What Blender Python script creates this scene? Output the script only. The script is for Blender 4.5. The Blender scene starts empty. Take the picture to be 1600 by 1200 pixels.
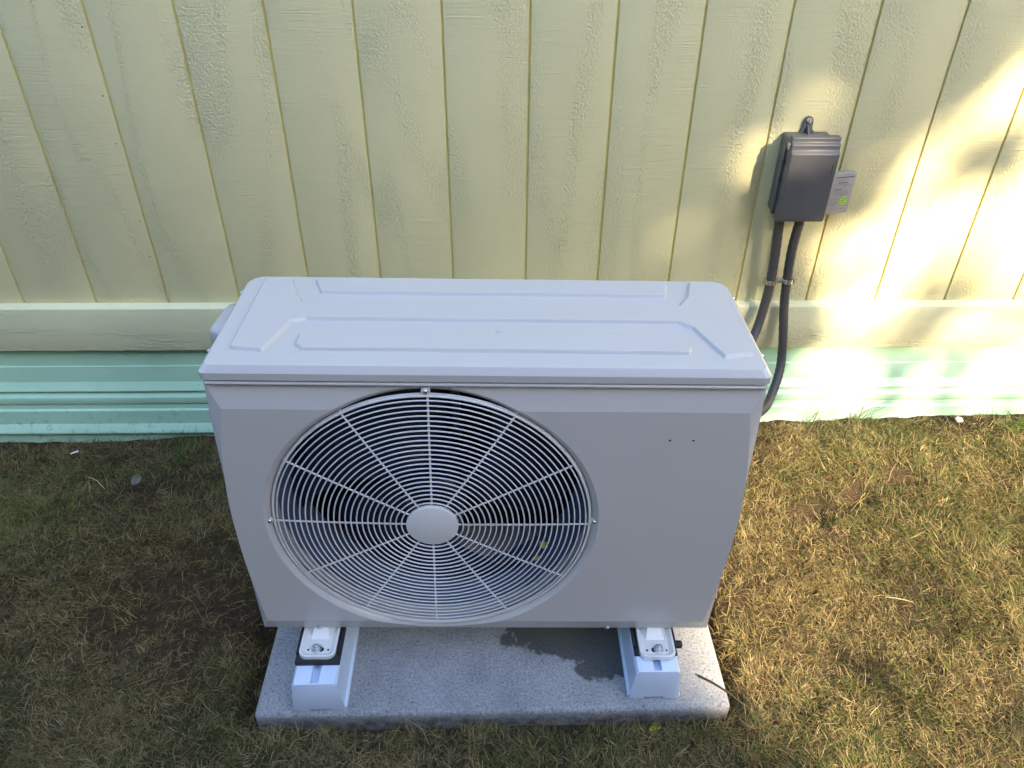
import bpy, bmesh, math, random
import numpy as np
from mathutils import Vector, Matrix

random.seed(7)
rng = np.random.default_rng(11)
S = bpy.context.scene
COL = S.collection
PI = math.pi

# ------------------------------------------------------------------ camera
cam_d = bpy.data.cameras.new("camera")
cam = bpy.data.objects.new("camera", cam_d)
COL.objects.link(cam)
cam_d.sensor_width = 36.0
cam_d.lens = 1204.0 / 1600.0 * 36.0
cam_d.clip_start = 0.02
cam_d.clip_end = 500
_r = Vector((0.99980569, -0.01859321, 0.00654827))
_u = Vector((0.00547706, 0.58112376, 0.81379677))
_f = Vector((0.01893644, 0.81360277, -0.58111268))
cam.matrix_world = Matrix(((_r.x, _u.x, -_f.x, -0.07964), (_r.y, _u.y, -_f.y, -1.94104),
                           (_r.z, _u.z, -_f.z, 1.55101), (0, 0, 0, 1)))
S.camera = cam

# ------------------------------------------------------------------ light
SUN = Vector((0.4026, -0.7585, 0.5124)).normalized()          # direction towards the sun
sun_d = bpy.data.lights.new("sun", 'SUN')
sun_d.energy = 4.6
sun_d.angle = math.radians(0.53)
sun_d.color = (1.0, 0.80, 0.54)
sun = bpy.data.objects.new("sun", sun_d)
COL.objects.link(sun)
sun.rotation_euler = SUN.to_track_quat('Z', 'Y').to_euler()
sun.location = (4, -8, 6)

world = bpy.data.worlds.new("World")
S.world = world
world.use_nodes = True
wn = world.node_tree
wn.nodes.clear()
sky = wn.nodes.new("ShaderNodeTexSky")
sky.sky_type = 'NISHITA'
sky.sun_disc = False
sky.sun_elevation = math.asin(SUN.z)
sky.sun_rotation = math.atan2(SUN.x, SUN.y)
sky.air_density = 1.0
sky.dust_density = 0.95
sky.ozone_density = 0.5
bg = wn.nodes.new("ShaderNodeBackground")
bg.inputs[1].default_value = 0.15
wo = wn.nodes.new("ShaderNodeOutputWorld")
wn.links.new(sky.outputs[0], bg.inputs[0])
wn.links.new(bg.outputs[0], wo.inputs[0])

S.view_settings.view_transform = 'Standard'
S.view_settings.look = 'None'
S.view_settings.gamma = 1.0
S.view_settings.use_curve_mapping = False
S.view_settings.exposure = 2.30
S.render.engine = 'CYCLES'
S.cycles.max_bounces = 8
S.cycles.diffuse_bounces = 4
S.cycles.glossy_bounces = 4

# ------------------------------------------------------------------ node helpers
def new_mat(name):
    m = bpy.data.materials.new(name)
    m.use_nodes = True
    nt = m.node_tree
    b = nt.nodes["Principled BSDF"]
    return m, nt, b

def N(nt, typ, **kw):
    n = nt.nodes.new(typ)
    for k, v in kw.items():
        if k in ('operation', 'blend_type', 'data_type', 'noise_dimensions', 'attribute_name', 'wave_type',
                 'bands_direction', 'feature', 'musgrave_type', 'interpolation_type', 'use_clamp'):
            setattr(n, k, v)
        else:
            n.inputs[k].default_value = v
    return n

def L(nt, a, b):
    nt.links.new(a, b)

def coords(nt, scale=(1, 1, 1), loc=(0, 0, 0), src='Object'):
    tc = nt.nodes.new("ShaderNodeTexCoord")
    mp = nt.nodes.new("ShaderNodeMapping")
    mp.inputs['Scale'].default_value = scale
    mp.inputs['Location'].default_value = loc
    L(nt, tc.outputs[src], mp.inputs[0])
    return mp.outputs[0]

def math_n(nt, op, a, b=None, c=None, clamp=False):
    n = nt.nodes.new("ShaderNodeMath")
    n.operation = op
    n.use_clamp = clamp
    for i, v in enumerate((a, b, c)):
        if v is None:
            continue
        if isinstance(v, (int, float)):
            n.inputs[i].default_value = v
        else:
            L(nt, v, n.inputs[i])
    return n.outputs[0]

def ramp(nt, fac, stops, interp='LINEAR'):
    n = nt.nodes.new("ShaderNodeValToRGB")
    n.color_ramp.interpolation = interp
    e = n.color_ramp.elements
    while len(e) < len(stops):
        e.new(0.5)
    for i, (p, c) in enumerate(stops):
        e[i].position = p
        e[i].color = (c, c, c, 1) if isinstance(c, (int, float)) else (*c, 1)
    L(nt, fac, n.inputs[0])
    return n.outputs[0]

def noise(nt, vec, scale, detail=3, rough=0.55, distort=0.0):
    n = nt.nodes.new("ShaderNodeTexNoise")
    n.inputs['Scale'].default_value = scale
    n.inputs['Detail'].default_value = detail
    n.inputs['Roughness'].default_value = rough
    n.inputs['Distortion'].default_value = distort
    if vec is not None:
        L(nt, vec, n.inputs['Vector'])
    return n.outputs[0]

def mix(nt, fac, a, b, blend='MIX'):
    n = nt.nodes.new("ShaderNodeMix")
    n.data_type = 'RGBA'
    n.blend_type = blend
    for sock, v in ((n.inputs[0], fac), (n.inputs[6], a), (n.inputs[7], b)):
        if isinstance(v, (int, float)):
            sock.default_value = v
        elif isinstance(v, tuple):
            sock.default_value = (*v, 1)
        else:
            L(nt, v, sock)
    return n.outputs[2]

def bump(nt, height, strength, dist, prev=None):
    n = nt.nodes.new("ShaderNodeBump")
    n.inputs['Strength'].default_value = strength
    n.inputs['Distance'].default_value = dist
    L(nt, height, n.inputs['Height'])
    if prev is not None:
        L(nt, prev, n.inputs['Normal'])
    return n.outputs[0]

def simple(name, col, rough=0.5, metal=0.0, var=0.05, vscale=30, bump_s=0.0, bump_scale=200, spec=0.5, coat=0.0):
    m, nt, b = new_mat(name)
    v = coords(nt)
    n = noise(nt, v, vscale, 4)
    lo = tuple(c * (1 - var) for c in col)
    hi = tuple(min(1, c * (1 + var)) for c in col)
    L(nt, ramp(nt, n, [(0.3, lo), (0.7, hi)]), b.inputs['Base Color'])
    L(nt, ramp(nt, n, [(0.3, rough * 0.9), (0.7, min(1, rough * 1.1))]), b.inputs['Roughness'])
    b.inputs['Metallic'].default_value = metal
    b.inputs['Specular IOR Level'].default_value = spec
    b.inputs['Coat Weight'].default_value = coat
    if bump_s:
        L(nt, bump(nt, noise(nt, v, bump_scale, 3), bump_s, 0.001), b.inputs['Normal'])
    return m

# ------------------------------------------------------------------ materials
def siding_material(name, col, vertical=True):
    """rough sawn plywood under thick paint: saw lines across, torn grain in cathedral bands"""
    m, nt, b = new_mat(name)
    if vertical:
        gs, sl, fs = (2.6, 1, 0.42), (9, 1, 420), (1, 1, 0.85)
    else:
        gs, sl, fs = (0.42, 1, 5.0), (14, 1, 420), (0.35, 1, 1)
    g = noise(nt, coords(nt, gs), 1.0, 2.0, 0.45, 0.35)
    bands = math_n(nt, 'FRACT', math_n(nt, 'MULTIPLY', g, 8.0))
    tri = math_n(nt, 'ABSOLUTE', math_n(nt, 'SUBTRACT', bands, 0.5))
    patch = noise(nt, coords(nt, (5, 1, 2.2) if vertical else (2.2, 1, 5), (3, 0, 1)), 1.0, 3.0, 0.6)
    edge = math_n(nt, 'ADD', math_n(nt, 'MULTIPLY', tri, 1.2), math_n(nt, 'SUBTRACT', patch, 0.62))
    mask = ramp(nt, edge, [(0.22, 0.05), (0.46, 1.0)])
    fine = noise(nt, coords(nt, fs), 260, 2.0, 0.6)
    fine2 = noise(nt, coords(nt, fs), 150, 3.0, 0.6)
    saw = noise(nt, coords(nt, sl), 1.0, 2.0, 0.6)
    saw_m = ramp(nt, noise(nt, coords(nt, (3, 1, 3)), 1.0, 2), [(0.38, 0.15), (0.62, 1.0)])
    torn = math_n(nt, 'MULTIPLY', math_n(nt, 'SUBTRACT', math_n(nt, 'ADD', math_n(nt, 'MULTIPLY', fine, 0.6), fine2), 0.80), mask)
    h = math_n(nt, 'ADD', math_n(nt, 'MULTIPLY', torn, 1.0),
               math_n(nt, 'MULTIPLY', math_n(nt, 'MULTIPLY', saw, saw_m), 0.42))
    h = math_n(nt, 'ADD', h, math_n(nt, 'MULTIPLY', noise(nt, coords(nt), 320, 2), 0.09))
    h = math_n(nt, 'ADD', h, math_n(nt, 'MULTIPLY', noise(nt, coords(nt), 14, 2), 0.25))
    L(nt, bump(nt, h, 1.0, 0.0050), b.inputs['Normal'])
    cv = noise(nt, coords(nt, (1, 1, 1)), 2.2, 5, 0.6)
    c1 = ramp(nt, cv, [(0.25, tuple(c * 0.94 for c in col)), (0.75, tuple(min(1, c * 1.05) for c in col))])
    dirt = ramp(nt, noise(nt, coords(nt), 60, 6, 0.75), [(0.66, 0.0), (0.80, 0.25)])
    c2 = mix(nt, dirt, c1, tuple(c * 0.6 for c in col))
    L(nt, c2, b.inputs['Base Color'])
    b.inputs['Roughness'].default_value = 0.55
    b.inputs['Specular IOR Level'].default_value = 0.35
    return m

M = {}
YEL = (0.76, 0.725, 0.44)
M['siding'] = siding_material("yellow siding paint", YEL, True)
M['trim'] = siding_material("yellow trim paint", (0.79, 0.775, 0.50), False)
M['groove'] = simple("groove paint", (0.76, 0.69, 0.29), 0.6, 0, 0.08, 18)

def green_paint():
    m, nt, b = new_mat("green skirting paint")
    base = ramp(nt, noise(nt, coords(nt, (1, 1, 3)), 4, 5), [(0.3, (0.44, 0.71, 0.52)), (0.7, (0.51, 0.79, 0.60))])
    tcz = nt.nodes.new("ShaderNodeTexCoord")
    sp = nt.nodes.new("ShaderNodeSeparateXYZ")
    L(nt, tcz.outputs['Object'], sp.inputs[0])
    low = ramp(nt, sp.outputs[2], [(0.0, 1.0), (0.15, 0.0)])
    splat = ramp(nt, noise(nt, coords(nt, (1, 1, 1.3)), 38, 6, 0.75), [(0.54, 0.0), (0.68, 0.6)])
    specks = ramp(nt, noise(nt, coords(nt, (1, 1, 1), (5, 2, 1)), 55, 4, 0.7), [(0.69, 0.0), (0.73, 0.7)])
    d = math_n(nt, 'ADD', math_n(nt, 'MULTIPLY', splat, low), specks, clamp=True)
    L(nt, mix(nt, d, base, (0.16, 0.15, 0.10)), b.inputs['Base Color'])
    b.inputs['Roughness'].default_value = 0.42
    L(nt, bump(nt, noise(nt, coords(nt, (0.3, 1, 2)), 40, 4), 0.25, 0.002), b.inputs['Normal'])
    return m
M['green'] = green_paint()

def unit_paint(name, col, rough):
    m, nt, b = new_mat(name)
    n = noise(nt, coords(nt), 3.0, 4)
    L(nt, ramp(nt, n, [(0.3, tuple(c * 0.97 for c in col)), (0.7, col)]), b.inputs['Base Color'])
    sm = noise(nt, coords(nt, (1, 1, 1), (4, 1, 2)), 9.0, 5, 0.65)
    L(nt, ramp(nt, sm, [(0.3, rough * 0.97), (0.7, rough * 1.04)]), b.inputs['Roughness'])
    b.inputs['Specular IOR Level'].default_value = 0.7
    h = noise(nt, coords(nt), 420, 2)
    L(nt, bump(nt, h, 0.05, 0.0006), b.inputs['Normal'])
    return m
M['unit'] = unit_paint("ivory sheet metal paint", (0.56, 0.545, 0.54), 0.26)
M['grille'] = unit_paint("white coated wire", (0.74, 0.74, 0.74), 0.35)
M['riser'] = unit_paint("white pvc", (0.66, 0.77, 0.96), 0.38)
M['foot'] = unit_paint("white foot paint", (0.78, 0.78, 0.76), 0.25)
M['shroud'] = simple("shroud plastic", (0.085, 0.12, 0.20), 0.5)
M['fan'] = simple("fan plastic", (0.005, 0.008, 0.038), 0.42, 0, 0.1)
M['dark'] = simple("black inside", (0.008, 0.008, 0.010), 0.7)
M['fins'] = simple("coil fins", (0.010, 0.011, 0.018), 0.55, 0.2)
M['bracket'] = simple("galvanised bracket", (0.35, 0.37, 0.40), 0.45, 0.7)
M['zinc'] = simple("zinc plated steel", (0.62, 0.64, 0.66), 0.28, 1.0, 0.12, 120)
M['rubber'] = simple("black rubber", (0.015, 0.015, 0.017), 0.6, 0, 0.2, 60, 0.2)
M['box'] = simple("dark grey moulded plastic", (0.090, 0.091, 0.099), 0.45, 0, 0.06, 25, 0.12, 500)
M['conduit'] = simple("dark grey conduit jacket", (0.062, 0.060, 0.064), 0.42, 0, 0.12, 40, 0.1, 300)
M['plate'] = simple("grey printed plate", (0.36, 0.345, 0.34), 0.4, 0.1, 0.05)
M['ink'] = simple("dark print", (0.10, 0.09, 0.10), 0.6)
M['ink_light'] = simple("grey print", (0.24, 0.23, 0.23), 0.6)
M['stick_green'] = simple("green sticker", (0.36, 0.72, 0.03), 0.5)
M['white'] = simple("white scrap", (0.80, 0.80, 0.78), 0.6)
M['nail'] = simple("rusty nail", (0.10, 0.075, 0.045), 0.7)
M['leaf_y'] = simple("yellow leaf", (0.62, 0.52, 0.14), 0.6, 0, 0.2, 90)
M['leaf_g'] = simple("lime leaf", (0.27, 0.27, 0.035), 0.55, 0, 0.25, 60)
M['leaf_grey'] = simple("grey dead leaf", (0.17, 0.17, 0.14), 0.8, 0, 0.2, 90)
M['twig'] = simple("dry twig", (0.30, 0.25, 0.18), 0.85, 0, 0.2, 120)
M['straw'] = simple("dry straw", (0.48, 0.40, 0.24), 0.75, 0, 0.2, 120)
M['weed'] = simple("weed green", (0.10, 0.15, 0.045), 0.6, 0, 0.25, 30)
M['bark'] = simple("bark", (0.09, 0.07, 0.05), 0.9, 0, 0.3, 12, 0.6, 30)

def concrete():
    m, nt, b = new_mat("precast concrete")
    v = coords(nt)
    n1 = noise(nt, v, 11, 6, 0.65)
    base = ramp(nt, n1, [(0.3, (0.31, 0.32, 0.345)), (0.7, (0.45, 0.46, 0.475))])
    sp = noise(nt, coords(nt, (1, 1, 1)), 185, 3, 0.7)
    spm = ramp(nt, sp, [(0.34, (0.50, 0.50, 0.51)), (0.46, (0.90, 0.90, 0.90)), (0.58, (1.02, 1.02, 1.02)), (0.70, (1.30, 1.30, 1.30))])
    c = mix(nt, 1.0, base, spm, 'MULTIPLY')
    brown = ramp(nt, noise(nt, coords(nt, (1, 1, 1), (9, 3, 0)), 90, 4, 0.7), [(0.62, 0.0), (0.75, 0.55)])
    c = mix(nt, brown, c, (0.30, 0.23, 0.14))
    tz = nt.nodes.new("ShaderNodeTexCoord")
    sz = nt.nodes.new("ShaderNodeSeparateXYZ")
    L(nt, tz.outputs['Object'], sz.inputs[0])
    low_tone = math_n(nt, 'MULTIPLY', ramp(nt, sz.outputs[2], [(0.035, 1.0), (0.060, 0.0)]), ramp(nt, noise(nt, v, 30, 5, 0.7), [(0.35, 0.25), (0.6, 0.95)]))  # slab sides browner and darker towards the bottom
    c = mix(nt, low_tone, c, (0.085, 0.072, 0.058))
    # wet patch left of the right-hand rail
    tc = nt.nodes.new("ShaderNodeTexCoord")
    sx = nt.nodes.new("ShaderNodeSeparateXYZ")
    L(nt, tc.outputs['Object'], sx.inputs[0])
    X, Y = sx.outputs[0], sx.outputs[1]
    def blob(cx, cy, rx, ry):
        a = math_n(nt, 'DIVIDE', math_n(nt, 'SUBTRACT', X, cx), rx)
        d = math_n(nt, 'DIVIDE', math_n(nt, 'SUBTRACT', Y, cy), ry)
        return math_n(nt, 'SUBTRACT', 1.0, math_n(nt, 'SQRT', math_n(nt, 'ADD', math_n(nt, 'MULTIPLY', a, a), math_n(nt, 'MULTIPLY', d, d))))
    w = blob(0.12, -0.86, 0.13, 0.075)
    w = math_n(nt, 'MAXIMUM', w, blob(0.03, -0.84, 0.11, 0.075))
    w = math_n(nt, 'MAXIMUM', w, blob(0.150, -0.925, 0.070, 0.055))
    w = math_n(nt, 'ADD', w, math_n(nt, 'MULTIPLY', math_n(nt, 'SUBTRACT', noise(nt, v, 22, 4, 0.6), 0.5), 1.8))
    wet = ramp(nt, w, [(0.06, 0.0), (0.24, 1.0)])
    c = mix(nt, wet, c, mix(nt, 1.0, c, (0.22, 0.22, 0.23), 'MULTIPLY'))
    L(nt, c, b.inputs['Base Color'])
    L(nt, ramp(nt, wet, [(0, 0.85), (1, 0.5)]), b.inputs['Roughness'])
    h = math_n(nt, 'ADD', noise(nt, v, 150, 5, 0.8), math_n(nt, 'MULTIPLY', noise(nt, v, 60, 3), 0.5))
    L(nt, bump(nt, h, 0.8, 0.006), b.inputs['Normal'])
    return m
M['concrete'] = concrete()

def soil():
    m, nt, b = new_mat("soil and thatch")
    v = coords(nt)
    n1 = noise(nt, v, 5, 6, 0.65)
    n2 = noise(nt, v, 75, 8, 0.85)
    dirt = ramp(nt, n2, [(0.3, (0.035, 0.024, 0.016)), (0.55, (0.095, 0.062, 0.040)), (0.75, (0.16, 0.115, 0.075))])
    thatch = ramp(nt, n2, [(0.3, (0.035, 0.026, 0.014)), (0.7, (0.13, 0.095, 0.050))])
    near = mix(nt, ramp(nt, n1, [(0.42, 0.0), (0.58, 1.0)]), dirt, thatch)
    tc = nt.nodes.new("ShaderNodeTexCoord")
    ln = nt.nodes.new("ShaderNodeVectorMath")
    ln.operation = 'LENGTH'
    L(nt, tc.outputs['Object'], ln.inputs[0])
    far = ramp(nt, math_n(nt, 'DIVIDE', ln.outputs['Value'], 10.0), [(0.2, 0.0), (0.35, 1.0)])
    lawn = ramp(nt, noise(nt, v, 3, 8, 0.7), [(0.35, (0.07, 0.075, 0.025)), (0.65, (0.17, 0.14, 0.065))])
    L(nt, mix(nt, far, near, lawn), b.inputs['Base Color'])
    b.inputs['Roughness'].default_value = 0.95
    b.inputs['Specular IOR Level'].default_value = 0.15
    h = math_n(nt, 'ADD', noise(nt, v, 120, 5, 0.7), math_n(nt, 'MULTIPLY', noise(nt, v, 35, 4), 1.3))
    L(nt, bump(nt, h, 1.0, 0.022), b.inputs['Normal'])
    return m
M['soil'] = soil()

def blade_mat(name, rough=0.6):
    m, nt, b = new_mat(name)
    at = nt.nodes.new("ShaderNodeAttribute")
    at.attribute_name = "Col"
    L(nt, at.outputs['Color'], b.inputs['Base Color'])
    b.inputs['Roughness'].default_value = rough
    b.inputs['Specular IOR Level'].default_value = 0.25
    tr = nt.nodes.new("ShaderNodeBsdfTranslucent")
    L(nt, at.outputs['Color'], tr.inputs[0])
    mx = nt.nodes.new("ShaderNodeMixShader")
    mx.inputs[0].default_value = 0.22
    L(nt, b.outputs[0], mx.inputs[1])
    L(nt, tr.outputs[0], mx.inputs[2])
    L(nt, mx.outputs[0], nt.nodes["Material Output"].inputs[0])
    return m
M['blade'] = blade_mat("grass blade")
M['tree_leaf'] = blade_mat("tree leaf", 0.5)

# ------------------------------------------------------------------ object helpers
def props(o, label=None, cat=None, group=None, kind=None):
    if label: o['label'] = label
    if cat: o['category'] = cat
    if group: o['group'] = group
    if kind: o['kind'] = kind
    return o

def thing(name, label, cat, loc=(0, 0, 0), group=None):
    o = bpy.data.objects.new(name, None)
    o.empty_display_size = 0.1
    o.location = loc
    COL.objects.link(o)
    return props(o, label, cat, group)

class MB:
    """collects simple shapes; build() links them as ONE mesh object"""
    def __init__(s):
        s.v, s.f = [], []
    def add(s, vs, fs):
        o = len(s.v)
        s.v += [tuple(p) for p in vs]
        s.f += [tuple(i + o for i in q) for q in fs]
        return s
    def box(s, x0, x1, y0, y1, z0, z1):
        return s.add([(x0, y0, z0), (x1, y0, z0), (x1, y1, z0), (x0, y1, z0), (x0, y0, z1), (x1, y0, z1), (x1, y1, z1), (x0, y1, z1)],
                     [(0, 3, 2, 1), (4, 5, 6, 7), (0, 1, 5, 4), (1, 2, 6, 5), (2, 3, 7, 6), (3, 0, 4, 7)])
    def prism(s, poly, t0, t1, axis='y'):
        """poly: list of 2-D points (other two axes in xyz order), extruded from t0 to t1 along axis"""
        def P(a, b, t):
            return {'x': (t, a, b), 'y': (a, t, b), 'z': (a, b, t)}[axis]
        n = len(poly)
        vs = [P(a, b, t0) for a, b in poly] + [P(a, b, t1) for a, b in poly]
        fs = [tuple(range(n)), tuple(range(2 * n - 1, n - 1, -1))]
        fs += [(i, i + n, (i + 1) % n + n, (i + 1) % n) for i in range(n)]
        return s.add(vs, fs)
    def tube(s, path, rad, seg=8, caps=True, closed=False):
        pts = [Vector(p) for p in path]
        n = len(pts)
        rad = [rad] * n if not hasattr(rad, '__len__') else rad
        vs, ref = [], None
        for i, p in enumerate(pts):
            if closed:
                t = pts[(i + 1) % n] - pts[i - 1]
            else:
                t = pts[min(i + 1, n - 1)] - pts[max(i - 1, 0)]
            t.normalize()
            if ref is None:
                ref = Vector((0, 0, 1)) if abs(t.z) < 0.9 else Vector((1, 0, 0))
            a = (ref - t * ref.dot(t)).normalized()
            b = t.cross(a)
            ref = a
            for k in range(seg):
                w = 2 * PI * k / seg
                vs.append(p + (a * math.cos(w) + b * math.sin(w)) * rad[i])
        fs = []
        for i in range(n if closed else n - 1):
            j = (i + 1) % n
            for k in range(seg):
                l = (k + 1) % seg
                fs.append((i * seg + k, i * seg + l, j * seg + l, j * seg + k))
        if caps and not closed:
            fs.append(tuple(range(seg - 1, -1, -1)))
            fs.append(tuple(range((n - 1) * seg, n * seg)))
        return s.add(vs, fs)
    def lathe(s, prof, c, seg=24, axis='y', cap0=False, cap1=False):
        """prof: (radius, height along axis) pairs about centre c"""
        vs = []
        for r, h in prof:
            for k in range(seg):
                w = 2 * PI * k / seg
                a, b = r * math.cos(w), r * math.sin(w)
                vs.append({'y': (c[0] + a, c[1] + h, c[2] + b), 'z': (c[0] + a, c[1] + b, c[2] + h), 'x': (c[0] + h, c[1] + a, c[2] + b)}[axis])
        fs = []
        for i in range(len(prof) - 1):
            for k in range(seg):
                l = (k + 1) % seg
                fs.append((i * seg + k, i * seg + l, (i + 1) * seg + l, (i + 1) * seg + k))
        if cap0: fs.append(tuple(range(seg)))
        if cap1: fs.append(tuple(range((len(prof) - 1) * seg, len(prof) * seg)))
        return s.add(vs, fs)
    def build(s, name, mat, parent=None, bevel=0.0, seg=2, smooth=35, off=(0, 0, 0)):
        me = bpy.data.meshes.new(name)
        me.from_pydata([(x - off[0], y - off[1], z - off[2]) for x, y, z in s.v], [], s.f)
        bm = bmesh.new()
        bm.from_mesh(me)
        bmesh.ops.recalc_face_normals(bm, faces=bm.faces)
        if bevel:
            es = [e for e in bm.edges if len(e.link_faces) == 2 and e.calc_face_angle(0) > 0.5]
            bmesh.ops.bevel(bm, geom=es, offset=bevel, segments=seg, profile=0.5, affect='EDGES', clamp_overlap=True)
        bm.to_mesh(me)
        bm.free()
        if smooth:
            me.shade_smooth()
            me.set_sharp_from_angle(angle=math.radians(smooth))
        me.materials.append(mat)
        o = bpy.data.objects.new(name, me)
        COL.objects.link(o)
        if parent: o.parent = parent
        return o

def np_mesh(name, verts, quads=None, tris=None, mat=None, col=None, smooth=True, parent=None):
    me = bpy.data.meshes.new(name)
    nq = 0 if quads is None else len(quads)
    nt_ = 0 if tris is None else len(tris)
    me.vertices.add(len(verts))
    me.vertices.foreach_set("co", np.asarray(verts, np.float32).ravel())
    li = []
    if nq: li.append(np.asarray(quads, np.int32).ravel())
    if nt_: li.append(np.asarray(tris, np.int32).ravel())
    li = np.concatenate(li)
    me.loops.add(len(li))
    me.loops.foreach_set("vertex_index", li)
    me.polygons.add(nq + nt_)
    st = np.concatenate([np.arange(nq) * 4, nq * 4 + np.arange(nt_) * 3]).astype(np.int32)
    me.polygons.foreach_set("loop_start", st)
    me.update(calc_edges=True)
    if col is not None:
        ca = me.color_attributes.new("Col", 'FLOAT_COLOR', 'POINT')
        c4 = np.ones((len(verts), 4), np.float32)
        c4[:, :3] = col
        ca.data.foreach_set("color", c4.ravel())
    if smooth: me.shade_smooth()
    if mat: me.materials.append(mat)
    o = bpy.data.objects.new(name, me)
    COL.objects.link(o)
    if parent: o.parent = parent
    return o

def vnoise(x, y, seed=0):
    """smooth value noise 0..1, numpy arrays"""
    x = np.asarray(x, float); y = np.asarray(y, float)
    xi = np.floor(x).astype(np.int64); yi = np.floor(y).astype(np.int64)
    fx = x - xi; fy = y - yi
    fx = fx * fx * (3 - 2 * fx); fy = fy * fy * (3 - 2 * fy)
    def h(a, b):
        n = (a * 374761393 + b * 668265263 + seed * 974634777) & 0x7fffffff
        n = ((n ^ (n >> 13)) * 1274126177) & 0x7fffffff
        return ((n ^ (n >> 16)) & 0xffff) / 65535.0
    return (h(xi, yi) * (1 - fx) + h(xi + 1, yi) * fx) * (1 - fy) + (h(xi, yi + 1) * (1 - fx) + h(xi + 1, yi + 1) * fx) * fy

def fbm(x, y, seed=0, o=3):
    t, a, s = 0, 1.0, 0
    for i in range(o):
        t = t + a * vnoise(np.asarray(x) * 2 ** i, np.asarray(y) * 2 ** i, seed + i * 17); s += a; a *= 0.5
    return t / s

def sstep(a, b, x):
    t = np.clip((np.asarray(x, float) - a) / (b - a), 0, 1)
    return t * t * (3 - 2 * t)

# ------------------------------------------------------------------ ground
SLAB = (-0.595, 0.402, -1.032, -0.50)      # x0 x1 y0 y1
SLAB_TOP = 0.065

def ground_z(x, y):
    x = np.asarray(x, float); y = np.asarray(y, float)
    near = 1 - sstep(2.2, 5.0, np.hypot(x, y + 0.8))
    z = (0.0283 * np.clip(x, -2.5, 2.5) + 0.004) * sstep(-1.5, -0.1, y)
    z = z + ((fbm(x * 5, y * 5, 3) - 0.5) * 0.034 * (0.35 + 0.65 * sstep(-0.02, -0.22, y)) + (vnoise(x * 22, y * 22, 9) - 0.5) * 0.010 + (vnoise(x * 55, y * 55, 19) - 0.5) * 0.005) * near
    z = z + 0.044 * sstep(-0.98, -1.06, y) * sstep(-0.95, -0.62, x) * (1 - sstep(0.40, 0.75, x)) * (1 - 0.6 * sstep(-1.12, -1.6, y)) * near
    # trench left where the slab was bedded
    dx = np.maximum(np.maximum(SLAB[0] - x, x - SLAB[1]), 0); dy = np.maximum(np.maximum(SLAB[2] - y, y - SLAB[3]), 0)
    d = np.hypot(dx, dy)
    w = 0.020 + 0.045 * vnoise(x * 9, y * 9, 31)
    z = z - 0.040 * (1 - sstep(w * 0.5, w * 1.6, d)) * (1 - 0.5 * sstep(-0.9, -1.05, y))
    # two scuffed holes on the right, one on the left
    for hx, hy, hr, hd in ((0.955, -0.36, 0.05, 0.035), (1.10, -0.30, 0.04, 0.025), (0.80, -0.42, 0.06, 0.022), (-0.93, -0.72, 0.09, 0.02), (-1.14, -0.26, 0.05, 0.02)):
        r = np.hypot(x - hx, (y - hy) * 1.4)
        z = z - hd * np.exp(-(r / hr) ** 2)
    return z

xs = np.unique(np.concatenate([-np.geomspace(2.5, 90, 16), np.arange(-2.5, 2.7001, 0.0125), np.geomspace(2.7, 90, 16)]))
ys = np.unique(np.concatenate([-np.geomspace(2.2, 90, 18), np.arange(-2.2, 0.0601, 0.0125), np.geomspace(0.1, 60, 8)]))
GX, GY = np.meshgrid(xs, ys)
gz = ground_z(GX, GY)
gv = np.stack([GX, GY, gz], -1).reshape(-1, 3)
nx, ny = len(xs), len(ys)
ii = (np.arange(ny - 1)[:, None] * nx + np.arange(nx - 1)[None]).ravel()
gq = np.stack([ii, ii + 1, ii + nx + 1, ii + nx], -1)
props(np_mesh("ground", gv, gq, mat=M['soil']), kind='structure')

# ------------------------------------------------------------------ house wall
house = thing("house", "house side with pale yellow grooved siding above a mint green base", "house", (0, 0, 0))
S_ = 0.2032
GW = 0.0068
X0, X1, ZT = -3.2, 4.2, 2.75
WZ = 0.4540
MB().box(X0, X1, 0.0062, 0.12, 0.31, ZT).build("sheathing", M['groove'], house, smooth=0)
k0 = math.floor(X0 / S_); k1 = math.ceil(X1 / S_)
for k in range(k0, k1):
    a = k * S_ + GW / 2 + random.uniform(-0.0006, 0.0006); b = (k + 1) * S_ - GW / 2
    m = MB(); m.box(a, b, 0.0, 0.0060, WZ - 0.004, ZT)
    m.build("siding_board", M['siding'], house, bevel=0.0012, seg=2)
# trim board with a sloped, paint-clogged top
m = MB(); m.prism([(-0.025, 0.3105), (0.002, 0.3105), (0.002, 0.4565), (-0.0015, 0.4555), (-0.022, 0.4515), (-0.025, 0.4490)], X0, X1, 'x')
m.build("trim_board", M['trim'], house, bevel=0.0012, seg=2)

def skirt(name, prof, back, amp=0.0):
    n = 90
    pts = prof + [(back, prof[-1][1]), (back, prof[0][1])]
    vs, fs = [], []
    for i in range(n + 1):
        x = X0 + (X1 - X0) * i / n
        for j, (y, z) in enumerate(pts):
            w = amp * (math.sin(x * 2.3 + 1) + 0.6 * math.sin(x * 5.1)) if j < len(prof) else 0
            vs.append((x, y + w * 0.4, z + w))
    P = len(pts)
    for i in range(n):
        for j in range(P):
            k = (j + 1) % P
            fs.append((i * P + j, i * P + k, (i + 1) * P + k, (i + 1) * P + j))
    fs.append(tuple(range(P))); fs.append(tuple(range(n * P, n * P + P)))
    MB().add(vs, fs).build(name, M['green'], house, bevel=0.0012, seg=2, smooth=30)

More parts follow.
